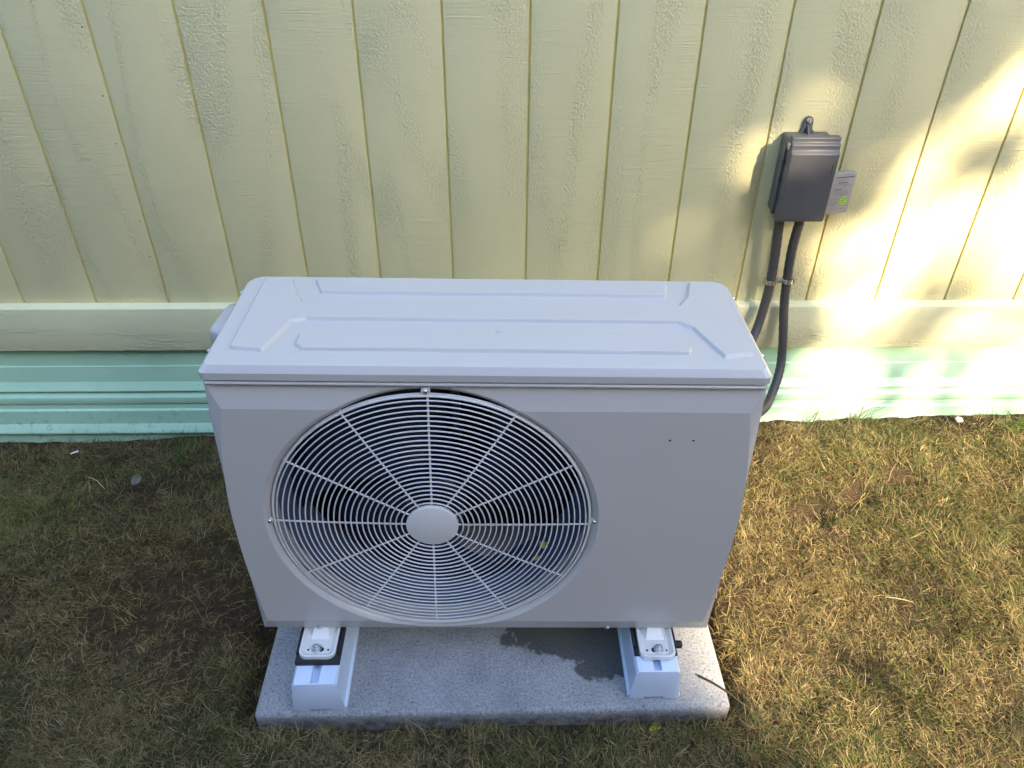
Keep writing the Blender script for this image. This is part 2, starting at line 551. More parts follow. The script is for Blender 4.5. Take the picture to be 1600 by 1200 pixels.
skirt("skirting_board", [(0.004, 0.3100), (0.004, 0.2385), (0.001, 0.2365), (0.001, 0.181), (-0.0125, 0.1605), (-0.0145, 0.1565), (-0.0135, 0.1530)], 0.06, 0.0004)
skirt("skirting_board", [(-0.002, 0.1455), (-0.0150, 0.1330), (-0.0160, 0.1290), (-0.0155, 0.1090), (-0.0130, 0.1075)], 0.06, 0.0006)
skirt("skirting_board", [(-0.0115, 0.1035), (-0.0115, 0.0880), (-0.0175, 0.0840), (-0.0180, 0.0800), (-0.0170, 0.0330), (-0.0330, 0.0140), (-0.0345, 0.0080), (-0.0330, 0.0040)], 0.06, 0.0006)
skirt("skirting_board", [(-0.018, -0.0010), (-0.020, -0.2)], 0.06, 0.0)
# nail heads along a few grooves
m = MB()
for k, zs in ((-5, (1.19, 1.03, 0.90, 0.715, 0.60)), (1, (0.50,))):
    for z in zs:
        x = k * S_ + random.uniform(-0.02, -0.010)
        m.lathe([(0.0018, 0.0005), (0.0016, -0.0008), (0.0001, -0.0011)], (x, 0, z + random.uniform(-.02, .02)), 8, 'y', cap0=True)
props(m.build("nail_heads", M['nail'], house), kind='stuff')

# ------------------------------------------------------------------ slab
slab = thing("concrete_slab", "speckled grey concrete slab with a wet patch under the white unit", "slab", (0, 0, 0))
bm = MB()
bm.box(SLAB[0], SLAB[1], SLAB[2], SLAB[3], -0.03, SLAB_TOP)
sl = bm.build("slab_body", M['concrete'], slab, bevel=0.013, seg=4)
sl.rotation_euler.z = math.radians(0.35)

# ------------------------------------------------------------------ heat pump
AX, AY, AZ = -0.1045, -0.926, 0.174
ac = thing("heat_pump", "white outdoor heat pump unit with a large round fan grille", "heat pump", (AX, AY, AZ))
ac.rotation_euler = (0, math.radians(0.75), math.radians(-0.35))
OFF = (0, 0, 0.172)          # authored with world heights, x and y from the middle of the front face
def acp(mb, name, mat, parent=ac, **kw):
    return mb.build(name, mat, parent, off=OFF, **kw)

CX, CZ = -0.1015, 0.5015
RR = 0.3090
HI, HO = 0.4430, 0.4605
ZI0, ZI1, ZO0, ZO1 = 0.2200, 0.7690, 0.1845, 0.8150
YO = 0.0115
def ray_rect(ct, st, hx, z0, z1):
    r = 1e9
    if abs(ct) > 1e-9: r = min(r, ((hx if ct > 0 else -hx) - CX) / ct)
    if abs(st) > 1e-9: r = min(r, ((z1 if st > 0 else z0) - CZ) / st)
    return r
angs = [2 * PI * i / 288 for i in range(288)]
for hx, z0, z1 in ((HI, ZI0, ZI1),):
    for sx in (-1, 1):
        for z in (z0, z1):
            angs.append(math.atan2(z - CZ, sx * hx - CX) % (2 * PI))
angs = sorted(angs)
# chamfered rim of the opening; mitred bevels all round the face
RI = 0.2955
NRIM = 9
def HIf(z):
    d = z - 0.5
    return 0.4680 - (0.405 if d > 0 else 0.223) * d * d
def HOf(z):
    d = z - 0.5
    return 0.4693 - (0.084 if d > 0 else 0.030) * d * d
def surf(z):
    if z > ZI1: return YO * (z - ZI1) / (ZO1 - ZI1)
    if z < ZI0: return YO * (ZI0 - z) / (ZI0 - ZO0)
    return 0.0
vs, fs = [], []
P = NRIM + 1 + 6
for t in angs:
    ct, st = math.cos(t), math.sin(t)
    ri = ray_rect(ct, st, HI, ZI0, ZI1)
    xi, zi = CX + ri * ct, CZ + ri * st
    zo = ZO0 + (zi - ZI0) * (ZO1 - ZO0) / (ZI1 - ZI0)
    xo = xi / HI * HOf(zo)
    xi = xi / HI * HIf(zi)
    y0 = surf(CZ + RR * st)
    pr = [(RI, 0.060)]
    for i in range(NRIM):
        q = 1 - i / (NRIM - 1)
        pr.append((RR + (RI - RR) * q, y0 + 0.014 * (0.62 * q + 0.38 * q ** 3)))
    row = [(CX + r * ct, y, CZ + r * st) for r, y in pr]
    if ri > RR + 0.002:
        xr, zr = CX + RR * ct, CZ + RR * st
        for q in (0.02, 0.25, 0.6, 1.0):
            row.append((xr + (xi - xr) * q, 0.0, zr + (zi - zr) * q))
    else:
        for q in (0.0004, 0.0008, 0.0012, 0.0016):
            r = RR + q
            row.append((CX + r * ct, surf(CZ + r * st), CZ + r * st))
    a_ = row[-1]
    row.append(((a_[0] + xo) / 2, (a_[1] + YO) / 2, (a_[2] + zo) / 2))
    row.append((xo, YO, zo))
    vs += row
n = len(angs)
for i in range(n):
    j = (i + 1) % n
    for k in range(P - 1):
        fs.append((i * P + k, j * P + k, j * P + k + 1, i * P + k + 1))
m = MB().add(vs, fs)
acp(m, "front_panel", M['unit'], smooth=9)
m = MB(); m.box(-0.4575, 0.4575, 0.0020, 0.020, 0.8150, 0.8222)
acp(m, "top_bead", M['unit'], bevel=0.0040, seg=4)

# casing: chamfered front corners, flanks, back, top ledge, bottom fold
HB = 0.4640
vs, fs = [], []
NZ = 24
for sx in (-1, 1):
    b0 = len(vs)
    for i in range(NZ + 1):
        z = ZO0 + (ZO1 - ZO0) * i / NZ
        zb_ = z + 0.007 * i / NZ
        vs += [(sx * HOf(z), YO, z), (sx * (HOf(z) * 0.5 + HB * 0.5), 0.022, (z + zb_) / 2), (sx * HB, 0.034, zb_), (sx * HB, 0.308, zb_)]
    for i in range(NZ):
        for k in range(3):
            a = b0 + i * 4 + k
            fs.append((a, a + 1, a + 5, a + 4))
l0, r0 = 0, (NZ + 1) * 4
for k in range(3):
    fs.append((l0 + k, r0 + k, r0 + k + 1, l0 + k + 1))
fs.append((l0 + 3, r0 + 3, r0 + NZ * 4 + 3, l0 + NZ * 4 + 3))
acp(MB().add(vs, fs), "casing", M['unit'], smooth=40)
m = MB(); m.box(-HB + 0.003, HB - 0.003, 0.032, 0.306, ZO0 + 0.003, ZO0 + 0.010)
acp(m, "base_pan", M['unit'], bevel=0.001)
m = MB(); m.box(-HB + 0.004, HB - 0.004, 0.300, 0.306, ZO0 + 0.014, ZO1)
acp(m, "condenser_coil", M['fins'], smooth=0)
# dark inside walls so that nothing glows behind the grille
m = MB(); m.box(0.20, 0.205, 0.065, 0.295, ZO0 + 0.02, ZO1 - 0.004)
acp(m, "partition", M['dark'], smooth=0)

# lid
LW, LY0, LY1 = 0.4640, 0.0, 0.3180
ZL0, ZLB, ZLT = 0.8262, 0.8405, 0.8520
def poly_sd(px, py, poly):
    """signed distance (negative inside)"""
    d = np.full(px.shape, 1e9); inside = np.zeros(px.shape, bool)
    n = len(poly)
    for i in range(n):
        ax, ay = poly[i]; bx, by = poly[(i + 1) % n]
        ex, ey = bx - ax, by - ay
        wx, wy = px - ax, py - ay
        t = np.clip((wx * ex + wy * ey) / (ex * ex + ey * ey), 0, 1)
        d = np.minimum(d, np.hypot(wx - ex * t, wy - ey * t))
        c = ((ay > py) != (by > py)) & (px < (bx - ax) * (py - ay) / (by - ay + 1e-12) + ax)
        inside ^= c
    return np.where(inside, -d, d)
def loc2(pts):
    return [(x - AX, y - AY) for x, y in pts]
dog = loc2([(-.5265, -.632), (-.5265, -.8700), (-.476, -.8760), (-.4465, -.7860), (-.4225, -.7745), (.2300, -.7752), (.2540, -.7945), (.2880, -.8840), (.3350, -.8740),
            (.3350, -.632), (.2795, -.632), (.2664, -.6850), (.2420, -.7240), (-.4400, -.7240), (-.4610, -.6850), (-.4780, -.632)])
barb = loc2([(-.4300, -.637), (-.4120, -.6830), (.2210, -.6830), (.2310, -.637)])
barc = loc2([(-.4210, -.832), (-.4215, -.8600), (-.4080, -.8725), (.2290, -.8735), (.2345, -.8600), (.2260, -.832)])
lx = np.linspace(-LW + 0.012, LW - 0.012, 540)
ly = np.linspace(0.0125, LY1 - 0.010, 250)
LX, LYY = np.meshgrid(lx, ly)
lh = np.zeros(LX.shape)
for pl in (dog, barb, barc):
    sd = poly_sd(LX, LYY, pl)
    lh = np.maximum(lh, 0.0060 * (1 - sstep(0.0, 0.0038, sd)))
lh -= 0.0012 * ((LX / LW) ** 2) * 0.5
def rrect(hx, y0, y1, rf, rb, n=8):
    """rounded rectangle, counter-clockwise from front-left"""
    pts = []
    for cx, cy, r, a0 in ((-hx + rf, y0 + rf, rf, PI), (hx - rf, y0 + rf, rf, 1.5 * PI), (hx - rb, y1 - rb, rb, 0), (-hx + rb, y1 - rb, rb, PI / 2)):
        for i in range(n + 1):
            w = a0 + i / n * PI / 2
            pts.append((cx + r * math.cos(w), cy + r * math.sin(w)))
    return pts
# clip the embossed sheet to a rounded outline: squeeze corner points on to the arc
for sx, sy, rb in ((-1, 1, 0.030), (1, 1, 0.030), (-1, -1, 0.011), (1, -1, 0.011)):
    cxx = sx * (LW - 0.012 - rb); cyy = LY1 - 0.010 - rb if sy > 0 else 0.0125 + rb
    ox, oy = (LX - cxx) * sx, (LYY - cyy) * sy
    inq = (ox > 0) & (oy > 0)
    mx_ = np.maximum(ox, oy); rr_ = np.hypot(ox, oy)
    k = np.where(inq & (rr_ > 1e-9), mx_ / np.maximum(rr_, 1e-9), 1.0)
    LX = np.where(inq, cxx + sx * ox * k, LX); LYY = np.where(inq, cyy + sy * oy * k, LYY)
lv = np.stack([LX, LYY, ZLT + lh - OFF[2]], -1).reshape(-1, 3)
nx_, ny_ = len(lx), len(ly)
ii = (np.arange(ny_ - 1)[:, None] * nx_ + np.arange(nx_ - 1)[None]).ravel()
lq = [tuple(q) for q in np.stack([ii, ii + 1, ii + nx_ + 1, ii + nx_], -1)]
# border loop of the sheet, then bevel and skirt rings that follow it outward
loop = list(range(nx_)) + [i * nx_ + nx_ - 1 for i in range(1, ny_)] + [(ny_ - 1) * nx_ + i for i in range(nx_ - 2, -1, -1)] + [i * nx_ for i in range(ny_ - 2, 0, -1)]
lvl = [tuple(p) for p in lv]
cur = loop
def grow(p, k):
    """k 0..1 from the sheet border to the outer outline"""
    x, y = p[0], p[1]
    hx0, hx1 = LW - 0.012, LW
    nxp = x * (1 + (hx1 / hx0 - 1) * k)
    t = (y - 0.0125) / (LY1 - 0.0225)
    return nxp, y + (-0.0110 * (1 - t) + 0.010 * t) * k
base = [lvl[i] for i in loop]
for k, z in ((0.25, ZLT - 0.0012), (0.86, ZLB + 0.0012), (1.0, ZLB - 0.0012), (1.0, ZL0)):
    nxt = []
    for p in base:
        gx, gy = grow(p, k)
        nxt.append(len(lvl)); lvl.append((gx, gy, z - OFF[2]))
    nL = len(cur)
    for i in range(nL):
        j = (i + 1) % nL
        lq.append((cur[i], nxt[i], nxt[j], cur[j]))
    cur = nxt
lid_mb = MB().add(lvl, lq)
lid = lid_mb.build("lid", M['unit'], ac, smooth=26)
# tiny embossed marks on the lid
m = MB()
m.tube([(0.0175, 0.132, ZLT), (0.0175, 0.114, ZLT)], 0.0011, 6)
m.tube([(0.0115, 0.119, ZLT), (0.0175, 0.112, ZLT), (0.0235, 0.119, ZLT)], 0.0011, 6)
acp(m, "arrow_mark", M['unit'], lid)
m = MB()
m.tube([(0.218 + 0.0115 * math.cos(w), 0.108 + 0.009 * math.sin(w), ZLT - 0.0003) for w in np.linspace(0.35, PI - 0.35, 10)], 0.0009, 6)
acp(m, "arc_mark", M['unit'], lid)
# shut-out under the lid
m = MB(); m.box(-HB + 0.004, HB - 0.004, 0.016, 0.306, ZO1 + 0.0035, ZL0 + 0.008)
acp(m, "inner_frame", M['dark'], smooth=0)

# shroud, fan, motor bracket
m = MB(); m.lathe([(0.2962, 0.050), (0.290, 0.07), (0.283, 0.10), (0.283, 0.150), (0.290, 0.165)], (CX, 0, CZ), 96)
acp(m, "fan_shroud", M['shroud'])
fan = bpy.data.objects.new("fan", None)
fan.parent = ac
fan.location = (CX, 0.085, CZ - OFF[2])
fan.rotation_euler.y = math.radians(12)
COL.objects.link(fan)
m = MB(); m.lathe([(0.0001, -0.028), (0.045, -0.026), (0.058, -0.016), (0.062, 0.0), (0.062, 0.05)], (0, 0, 0), 32)
m.build("hub", M['fan'], fan)
bl_me = None
for b_ in range(3):
    if bl_me is None:
        vs, fs = [], []
        NR, NT = 12, 14
        for i in range(NR + 1):
            u = i / NR; r = 0.055 + u * 0.213
            span = math.radians(78 + 22 * u)
            for j in range(NT + 1):
                w = (j / NT - 0.5) * span + u * 0.55
                y = 0.035 - 0.078 * (j / NT - 0.5) - 0.012 * math.sin(PI * j / NT) + 0.01 * u
                vs.append((r * math.cos(w), y, r * math.sin(w)))
        for i in range(NR):
            for j in range(NT):
                a = i * (NT + 1) + j
                fs.append((a, a + 1, a + NT + 2, a + NT + 1))
        o = MB().add(vs, fs).build("blade", M['fan'], fan)
        sol = o.modifiers.new("thickness", 'SOLIDIFY'); sol.thickness = 0.004
        bl_me = o
    else:
        o = bl_me.copy(); COL.objects.link(o); o.parent = fan
        o.rotation_euler.y = b_ * 2 * PI / 3
m = MB()
m.box(CX - 0.052, CX - 0.012, 0.205, 0.222, ZO0 + 0.01, ZO1 - 0.004); m.box(CX + 0.02, CX + 0.045, 0.205, 0.222, ZO0 + 0.01, ZO1 - 0.004)
acp(m, "motor_bracket", M['bracket'], bevel=0.002)
m = MB(); m.lathe([(0.001, 0.13), (0.062, 0.132), (0.065, 0.14), (0.065, 0.20), (0.001, 0.204)], (CX, 0, CZ), 32)
acp(m, "motor", M['fan'])

# fan grille: rings, spokes, cap, screw tabs
grille = bpy.data.objects.new("fan_grille", None)
grille.parent = ac
grille.location = (CX, 0.0, CZ - OFF[2] + 0.0005)
COL.objects.link(grille)
radii = [0.0572 + i * (0.2850 - 0.0572) / 22 for i in range(23)]
def dome(r):
    return 0.004 - 0.006 * (1 - (r / 0.29) ** 2)
for r in radii:
    seg = 48 if r < 0.15 else 96
    m = MB(); m.tube([(r * math.cos(2 * PI * k / seg), dome(r), r * math.sin(2 * PI * k / seg)) for k in range(seg)], 0.00145, 6, closed=True)
    m.build("ring", M['grille'], grille, smooth=60)
r = 0.2925
m = MB(); m.tube([(r * math.cos(2 * PI * k / 128), 0.0065, r * math.sin(2 * PI * k / 128)) for k in range(128)], 0.0024, 8, closed=True)
m.tube([(0.2935 * math.cos(2 * PI * k / 128), 0.0115, 0.2935 * math.sin(2 * PI * k / 128)) for k in range(128)], 0.0020, 6, closed=True)
m.build("outer_ring", M['grille'], grille, smooth=60)
sp0 = None
for k in range(12):
    if sp0 is None:
        pts = [(0, dome(q) + 0.0030, q) for q in np.linspace(0.044, 0.288, 14)] + [(0, 0.0085, 0.2945), (0, 0.014, 0.2965)]
        m = MB(); m.tube(pts, 0.0019, 6)
        sp0 = m.build("spoke", M['grille'], grille, smooth=60); o = sp0
    else:
        o = sp0.copy(); COL.objects.link(o); o.parent = grille
    o.rotation_euler.y = k * PI / 6 + math.radians(0.6)
m = MB(); m.lathe([(0.0485, 0.003), (0.0485, -0.0035), (0.0478, -0.0046), (0.046, -0.0052), (0.0001, -0.0054)], (0, 0, 0), 64, cap0=True)
m.build("cap", M['grille'], grille)
sc0 = tb0 = None
for t in (PI / 2, 0.01, PI - 0.005):
    r = 0.3015
    x, z = r * math.cos(t), r * math.sin(t)
    m = MB(); m.lathe([(0.0078, 0.0200), (0.0078, 0.0072), (0.0068, 0.0066), (0.0001, 0.0066)], (x, 0, z), 14, cap0=True)
    m.build("screw_tab", M['grille'], grille)
    m = MB(); m.lathe([(0.0046, 0.0065), (0.0044, 0.0045), (0.0032, 0.0032), (0.0012, 0.0028), (0.0001, 0.0036)], (x, 0, z), 12, cap0=True)
    m.build("screw", M['zinc'], grille)

# pin holes and little screws on the casing
for x in (0.3128, 0.3535):
    m = MB(); m.lathe([(0.0022, -0.0004), (0.0020, -0.0006), (0.0001, -0.0005)], (x, 0, 0.7090), 10, cap0=True)
    acp(m, "pin_hole", M['dark'])
for x, y, z, ax in ((0.2530, 0.0085, 0.1895, 'y'), (-0.3515, 0.0085, 0.1895, 'y')):
    m = MB(); m.lathe([(0.0052, 0.001), (0.0050, -0.0020), (0.0036, -0.0034), (0.0001, -0.0036)], (x, y, z), 12, ax, cap0=True)
    acp(m, "screw", M['zinc'])
for y in (0.275, 0.075):
    m = MB(); m.lathe([(0.0052, 0.0), (0.0052, -0.0015), (0.0040, -0.0050), (0.0001, -0.0055)], (-LW, y, 0.8335), 12, 'x', cap0=True)
    acp(m, "screw", M['zinc'])
    m = MB(); m.lathe([(0.0052, 0.0), (0.0052, 0.0015), (0.0040, 0.0050), (0.0001, 0.0055)], (LW, y, 0.8335), 12, 'x', cap0=True)
    acp(m, "screw", M['zinc'])
# side grip: half-round moulding on the left flank
vs, fs = [], []
NA, NB = 14, 10
for i in range(NA + 1):
    u = i / NA
    yy = 0.222 + 0.100 * (u - 0.5) * 1.15
    pr = max(0.0, 1 - abs(2 * u - 1) ** 7) ** 0.5
    for j in range(NB + 1):
        w = j / NB * PI
        vs.append((-HB - 0.046 * pr * (0.75 + 0.25 * (1 - u)) * math.sin(w) ** 0.25, yy, 0.790 + 0.028 * math.cos(w) * (0.35 + 0.65 * pr)))
for i in range(NA):
    for j in range(NB):
        a = i * (NB + 1) + j
        fs.append((a, a + 1, a + NB + 2, a + NB + 1))
acp(MB().add(vs, fs), "side_grip", M['unit'], smooth=50)

# mounting feet: stamped channel with a raised lip, slot, two small holes, hex bolt and washer
def foot(x, bx):
    def U(w, f, bk, r, n=8):
        pts = [(-w, bk)]
        for i in range(n + 1):
            a = PI + i / n * PI / 2
            pts.append((-w + r + r * math.cos(a), f + r + r * math.sin(a)))
        for i in range(n + 1):
            a = 1.5 * PI + i / n * PI / 2
            pts.append((w - r + r * math.cos(a), f + r + r * math.sin(a)))
        return pts + [(w, bk)]
    o_, i_ = U(0.0375, -0.052, 0.060, 0.016), U(0.0325, -0.047, 0.060, 0.012)
    zf, zl = 0.1655, 0.1730
    n = len(o_)
    vs, fs = [], []
    def row(pts, z): vs.extend([(x + px, py, z) for px, py in pts])
    U2 = U(0.0260, -0.040, 0.060, 0.010)
    for pts, z in ((o_, zf - 0.002), (o_, zl - 0.001), (U(0.0367, -0.0512, 0.060, 0.0155), zl), (U(0.0333, -0.0478, 0.060, 0.0127), zl), (i_, zl - 0.001), (U2, zf + 0.0004)):
        row(pts, z)
    for a in range(5):
        for k in range(n - 1):
            fs.append((a * n + k, a * n + k + 1, (a + 1) * n + k + 1, (a + 1) * n + k))
    fs.append(tuple(range(5 * n, 6 * n)))
    # rising tongue towards the unit
    b = len(vs)
    vs += [(x - 0.019, -0.006, zf + 0.0008), (x + 0.019, -0.006, zf + 0.0008), (x + 0.014, 0.016, zf + 0.017), (x - 0.014, 0.016, zf + 0.017), (x + 0.014, 0.060, zf + 0.017), (x - 0.014, 0.060, zf + 0.017),
           (x - 0.026, 0.014, zf + 0.0006), (x + 0.026, 0.014, zf + 0.0006), (x + 0.026, 0.060, zf + 0.0006), (x - 0.026, 0.060, zf + 0.0006)]
    fs += [(b, b + 1, b + 2, b + 3), (b + 3, b + 2, b + 4, b + 5), (b, b + 3, b + 6), (b + 1, b + 7, b + 2), (b + 2, b + 7, b + 8, b + 4), (b + 3, b + 5, b + 9, b + 6)]
    f_ = acp(MB().add(vs, fs), "mounting_foot", M['foot'], smooth=30)
    bx, by = x + bx, -0.029
    side = 1 if bx < x else -1
    m = MB(); m.tube([(bx - side * 0.002, by - 0.002, zf + 0.0009), (bx + side * 0.017, by - 0.002, zf + 0.0009)], 0.0001, 4)
    sl_ = MB()
    pts = [(bx + side * (0.008 + 0.007 * math.cos(w)), by - 0.001 + 0.0060 * math.sin(w)) for w in np.linspace(0, 2 * PI, 16, endpoint=False)]
    sl_.prism(pts, zf + 0.0004, zf + 0.0009, 'z')
    acp(sl_, "slot", M['dark'], f_, smooth=0)
    for q in (-0.0205, 0.0205):
        h_ = MB(); h_.lathe([(0.0024, 0.0004), (0.0022, 0.0009), (0.0001, 0.0009)], (x + q, by - 0.002, zf), 10, 'z')
        acp(h_, "rivet_hole", M['dark'], f_, smooth=0)
    w_ = MB(); w_.lathe([(0.0060, 0.0008), (0.0105, 0.0010), (0.0105, 0.0026), (0.0060, 0.0028)], (bx, by, zf), 20, 'z')
    acp(w_, "washer", M['zinc'], f_)
    h_ = MB(); h_.lathe([(0.0088, 0.0027), (0.0088, 0.0085), (0.0078, 0.0095)], (bx, by, zf), 6, 'z', cap1=True)
    h_.lathe([(0.0042, 0.0094), (0.0042, 0.0135), (0.0030, 0.0145)], (bx, by, zf), 12, 'z', cap1=True)
    acp(h_, "bolt", M['zinc'], f_, bevel=0.0005)
foot(-0.3490, -0.0035)
foot(0.3555, 0.0035)

# ------------------------------------------------------------------ rails under the unit
def rail(x, y0, label, rz):
    t = thing("support_rail", label, "mounting rail", (x, y0 + 0.21, SLAB_TOP), "white rails under the heat pump")
    t.rotation_euler.z = math.radians(rz)
    o = (0, 0.21, 0)
    H = 0.093
    # hollow extrusion with a T slot in the top
    prof = [(-0.0555, 0), (-0.0555, 0.007), (-0.0500, 0.009), (-0.0480, 0.045), (-0.0455, H - 0.006), (-0.0410, H), (-0.0085, H), (-0.0085, H - 0.016), (0.0085, H - 0.016), (0.0085, H), (0.0410, H), (0.0455, H - 0.006), (0.0480, 0.045), (0.0500, 0.009), (0.0555, 0.007), (0.0555, 0), (0.0215, 0), (0.0215, 0.02), (-0.0215, 0.02), (-0.0215, 0)]
    m = MB(); m.prism(prof, 0.0039, 0.42, 'y')
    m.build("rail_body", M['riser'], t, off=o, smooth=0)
    cap = [(-0.0530, 0.0), (-0.0515, 0.030), (-0.0460, H - 0.010), (-0.0440, H - 0.003), (-0.0380, H + 0.0012), (0.0380, H + 0.0012), (0.0440, H - 0.003), (0.0460, H - 0.010), (0.0515, 0.030), (0.0530, 0.0), (0.0210, 0.0), (0.0210, 0.0060), (-0.0210, 0.0060), (-0.0210, 0.0)]
    m = MB(); m.prism(cap, 0.0, 0.0038, 'y')
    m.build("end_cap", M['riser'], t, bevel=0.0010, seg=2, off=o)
    return t
rail(-0.4540, -1.0262, "left white plastic rail bolted under the fan side of the unit", 0.6)
rail(0.2485, -1.0075, "right white plastic rail beside the wet patch on the slab", -0.4)
def pad(x, y0, label, knob, th):
    t = thing("rubber_pad", label, "rubber pad", (x, y0 + 0.04, SLAB_TOP + 0.093), "black pads on the white rails")
    o = (0, 0.04, 0)
    m = MB(); m.box(-0.0455, 0.0455, 0, 0.09, 0.0002, th)
    m.build("pad_body", M['rubber'], t, bevel=0.001, off=o)
    m = MB(); m.box(-0.0455, -0.0405, 0.018, 0.09, th + 0.0001, th + 0.0068)
    m.build("pad_wing", M['rubber'], t, bevel=0.001, off=o)
    m = MB(); m.box(0.0405, 0.0455, 0.018, 0.09, th + 0.0001, th + 0.0068)
    m.build("pad_wing", M['rubber'], t, bevel=0.001, off=o)
    if knob:
        m = MB(); m.lathe([(0.0085, 0.0), (0.0085, 0.011), (0.0070, 0.014)], (0.0458, 0.030, -0.002), 10, 'x', cap0=True, cap1=True)
        m.build("pad_knob", M['rubber'], t, bevel=0.001, off=o)
pad(-0.4520, -0.9825, "black rubber pad under the left mounting foot", False, 0.0120)
pad(0.2480, -0.9700, "black rubber pad with a side knob under the right mounting foot", True, 0.0026)

# ------------------------------------------------------------------ electrical box on the wall
bxt = thing("disconnect_box", "dark grey electrical box screwed to the yellow siding", "electrical box", (0.70, 0, 0.74))
bo = (0.70, 0, 0.74)
def bp(mb, name, mat, parent=bxt, **kw):
    return mb.build(name, mat, parent, off=bo, **kw)
m = MB(); m.box(0.643, 0.757, -0.070, 0.0, 0.744, 0.9445)
bp(m, "enclosure", M['box'], bevel=0.006, seg=3)
# cover: deeper hood with two stepped shoulders along the top
prof = [(-0.062, 0.7400), (-0.096, 0.7415), (-0.1005, 0.7470), (-0.1010, 0.9190), (-0.0930, 0.9270), (-0.0930, 0.9400), (-0.0860, 0.9440), (-0.0860, 0.9560), (-0.0640, 0.9560)]
m = MB(); m.prism(prof, 0.6400, 0.7610, 'x')
cover = bp(m, "cover", M['box'], bevel=0.0034, seg=3, smooth=40)
m = MB(); m.box(0.7490, 0.7505, -0.1022, -0.1005, 0.865, 0.895)
bp(m, "cover_mark", M['ink'], cover, smooth=0)
# left hinge strip with knuckles
m = MB(); m.box(0.6345, 0.6405, -0.066, -0.050, 0.7500, 0.9280)
hs = bp(m, "hinge_strip", M['box'], bevel=0.002)
for z in (0.795, 0.840, 0.885):
    m = MB(); m.lathe([(0.0042, 0), (0.0042, 0.012)], (0.6350, -0.068, z), 10, 'z', cap0=True, cap1=True)
    bp(m, "knuckle", M['box'], hs)
m = MB(); m.box(0.6360, 0.6402, -0.085, -0.072, 0.925, 0.940)
bp(m, "latch_sticker", M['plate'], bevel=0.001)
# hanger tab
tab = []
for w in np.linspace(0, PI, 13):
    tab.append((0.702 + 0.0115 * math.cos(w), 0.9720 + 0.0115 * math.sin(w)))
tab += [(0.6890, 0.9520), (0.6820, 0.9430), (0.7230, 0.9430), (0.7150, 0.9520)]
m = MB(); m.prism(tab, -0.0085, -0.0005, 'y')
ht = bp(m, "hanger_tab", M['box'], bevel=0.0012)
m = MB(); m.prism([(-0.009, 0.943), (-0.032, 0.943), (-0.009, 0.963)], 0.6990, 0.7035, 'x')
bp(m, "rib", M['box'], ht, bevel=0.0008)
m = MB(); m.lathe([(0.0072, 0.0), (0.0070, -0.0022), (0.0050, -0.0048), (0.0018, -0.0054), (0.0001, -0.0046)], (0.7020, -0.0086, 0.9735), 14, 'y', cap0=True)
bp(m, "screw", M['zinc'], ht)
# printed side plate, hinged slightly open to the right
pl = bpy.data.objects.new("side_plate", None)
pl.parent = bxt
pl.location = (0.7605 - bo[0], -0.058, 0.0)
pl.rotation_euler.z = math.radians(14)
COL.objects.link(pl)
m = MB(); m.box(0.0, 0.088, 0.0, 0.020, 0.002, 0.1120)
m.build("plate_body", M['plate'], pl, bevel=0.0022, seg=2)
ym = -0.0004
def bar(x0, x1, z, h):
    return (x0, x1, ym, 0.0006, z, z + h)
mk, ml = MB(), MB()
mk.box(*bar(0.028, 0.082, 0.1000, 0.0022))
rows = [(0.0915, 0.030, 0.056, 1), (0.0855, 0.040, 0.066, 0), (0.0815, 0.030, 0.074, 1), (0.0770, 0.054, 0.080, 1), (0.0680, 0.032, 0.054, 0), (0.0625, 0.038, 0.074, 1), (0.0580, 0.034, 0.078, 1), (0.0535, 0.044, 0.070, 1),
        (0.0420, 0.026, 0.050, 1), (0.0340, 0.024, 0.052, 1), (0.0295, 0.024, 0.052, 1), (0.0255, 0.024, 0.044, 1), (0.0150, 0.022, 0.052, 1), (0.0150, 0.056, 0.074, 1)]
for z, x0, x1, lt in rows:
    x = x0
    while x < x1:
        w = random.uniform(0.0022, 0.0055)
        (ml if lt else mk).box(*bar(x, min(x + w, x1), z, 0.0016 if lt else 0.0024))
        x += w + 0.0012
props(mk.build("heading_print", M['ink'], pl, smooth=0), kind='stuff')
props(ml.build("small_print", M['ink_light'], pl, smooth=0), kind='stuff')
m = MB(); m.box(0.009, 0.015, -0.003, 0.001, 0.066, 0.096)
m.build("pull_slot", M['box'], pl, bevel=0.0012)
m = MB(); m.lathe([(0.0055, 0.0005), (0.0052, -0.0020), (0.0001, -0.0028)], (0.012, 0, 0.054), 14, 'y', cap0=True)
m.build("screw", M['zinc'], pl)
m = MB(); m.lathe([(0.0105, 0.0002), (0.0105, -0.0010), (0.0001, -0.0012)], (0.066, 0, 0.038), 22, 'y')
stk = m.build("round_sticker", M['stick_green'], pl, smooth=0)
m = MB()
for x0, x1, z in ((0.0600, 0.0650, 0.0440), (0.0665, 0.0735, 0.0415), (0.0585, 0.0620, 0.0385), (0.0640, 0.0700, 0.0375), (0.0600, 0.0655, 0.0330), (0.0665, 0.0700, 0.0310)):
    m.box(x0, x1, -0.0016, -0.0009, z, z + 0.0018)
props(m.build("sticker_print", M['ink'], stk, smooth=0), kind='stuff')

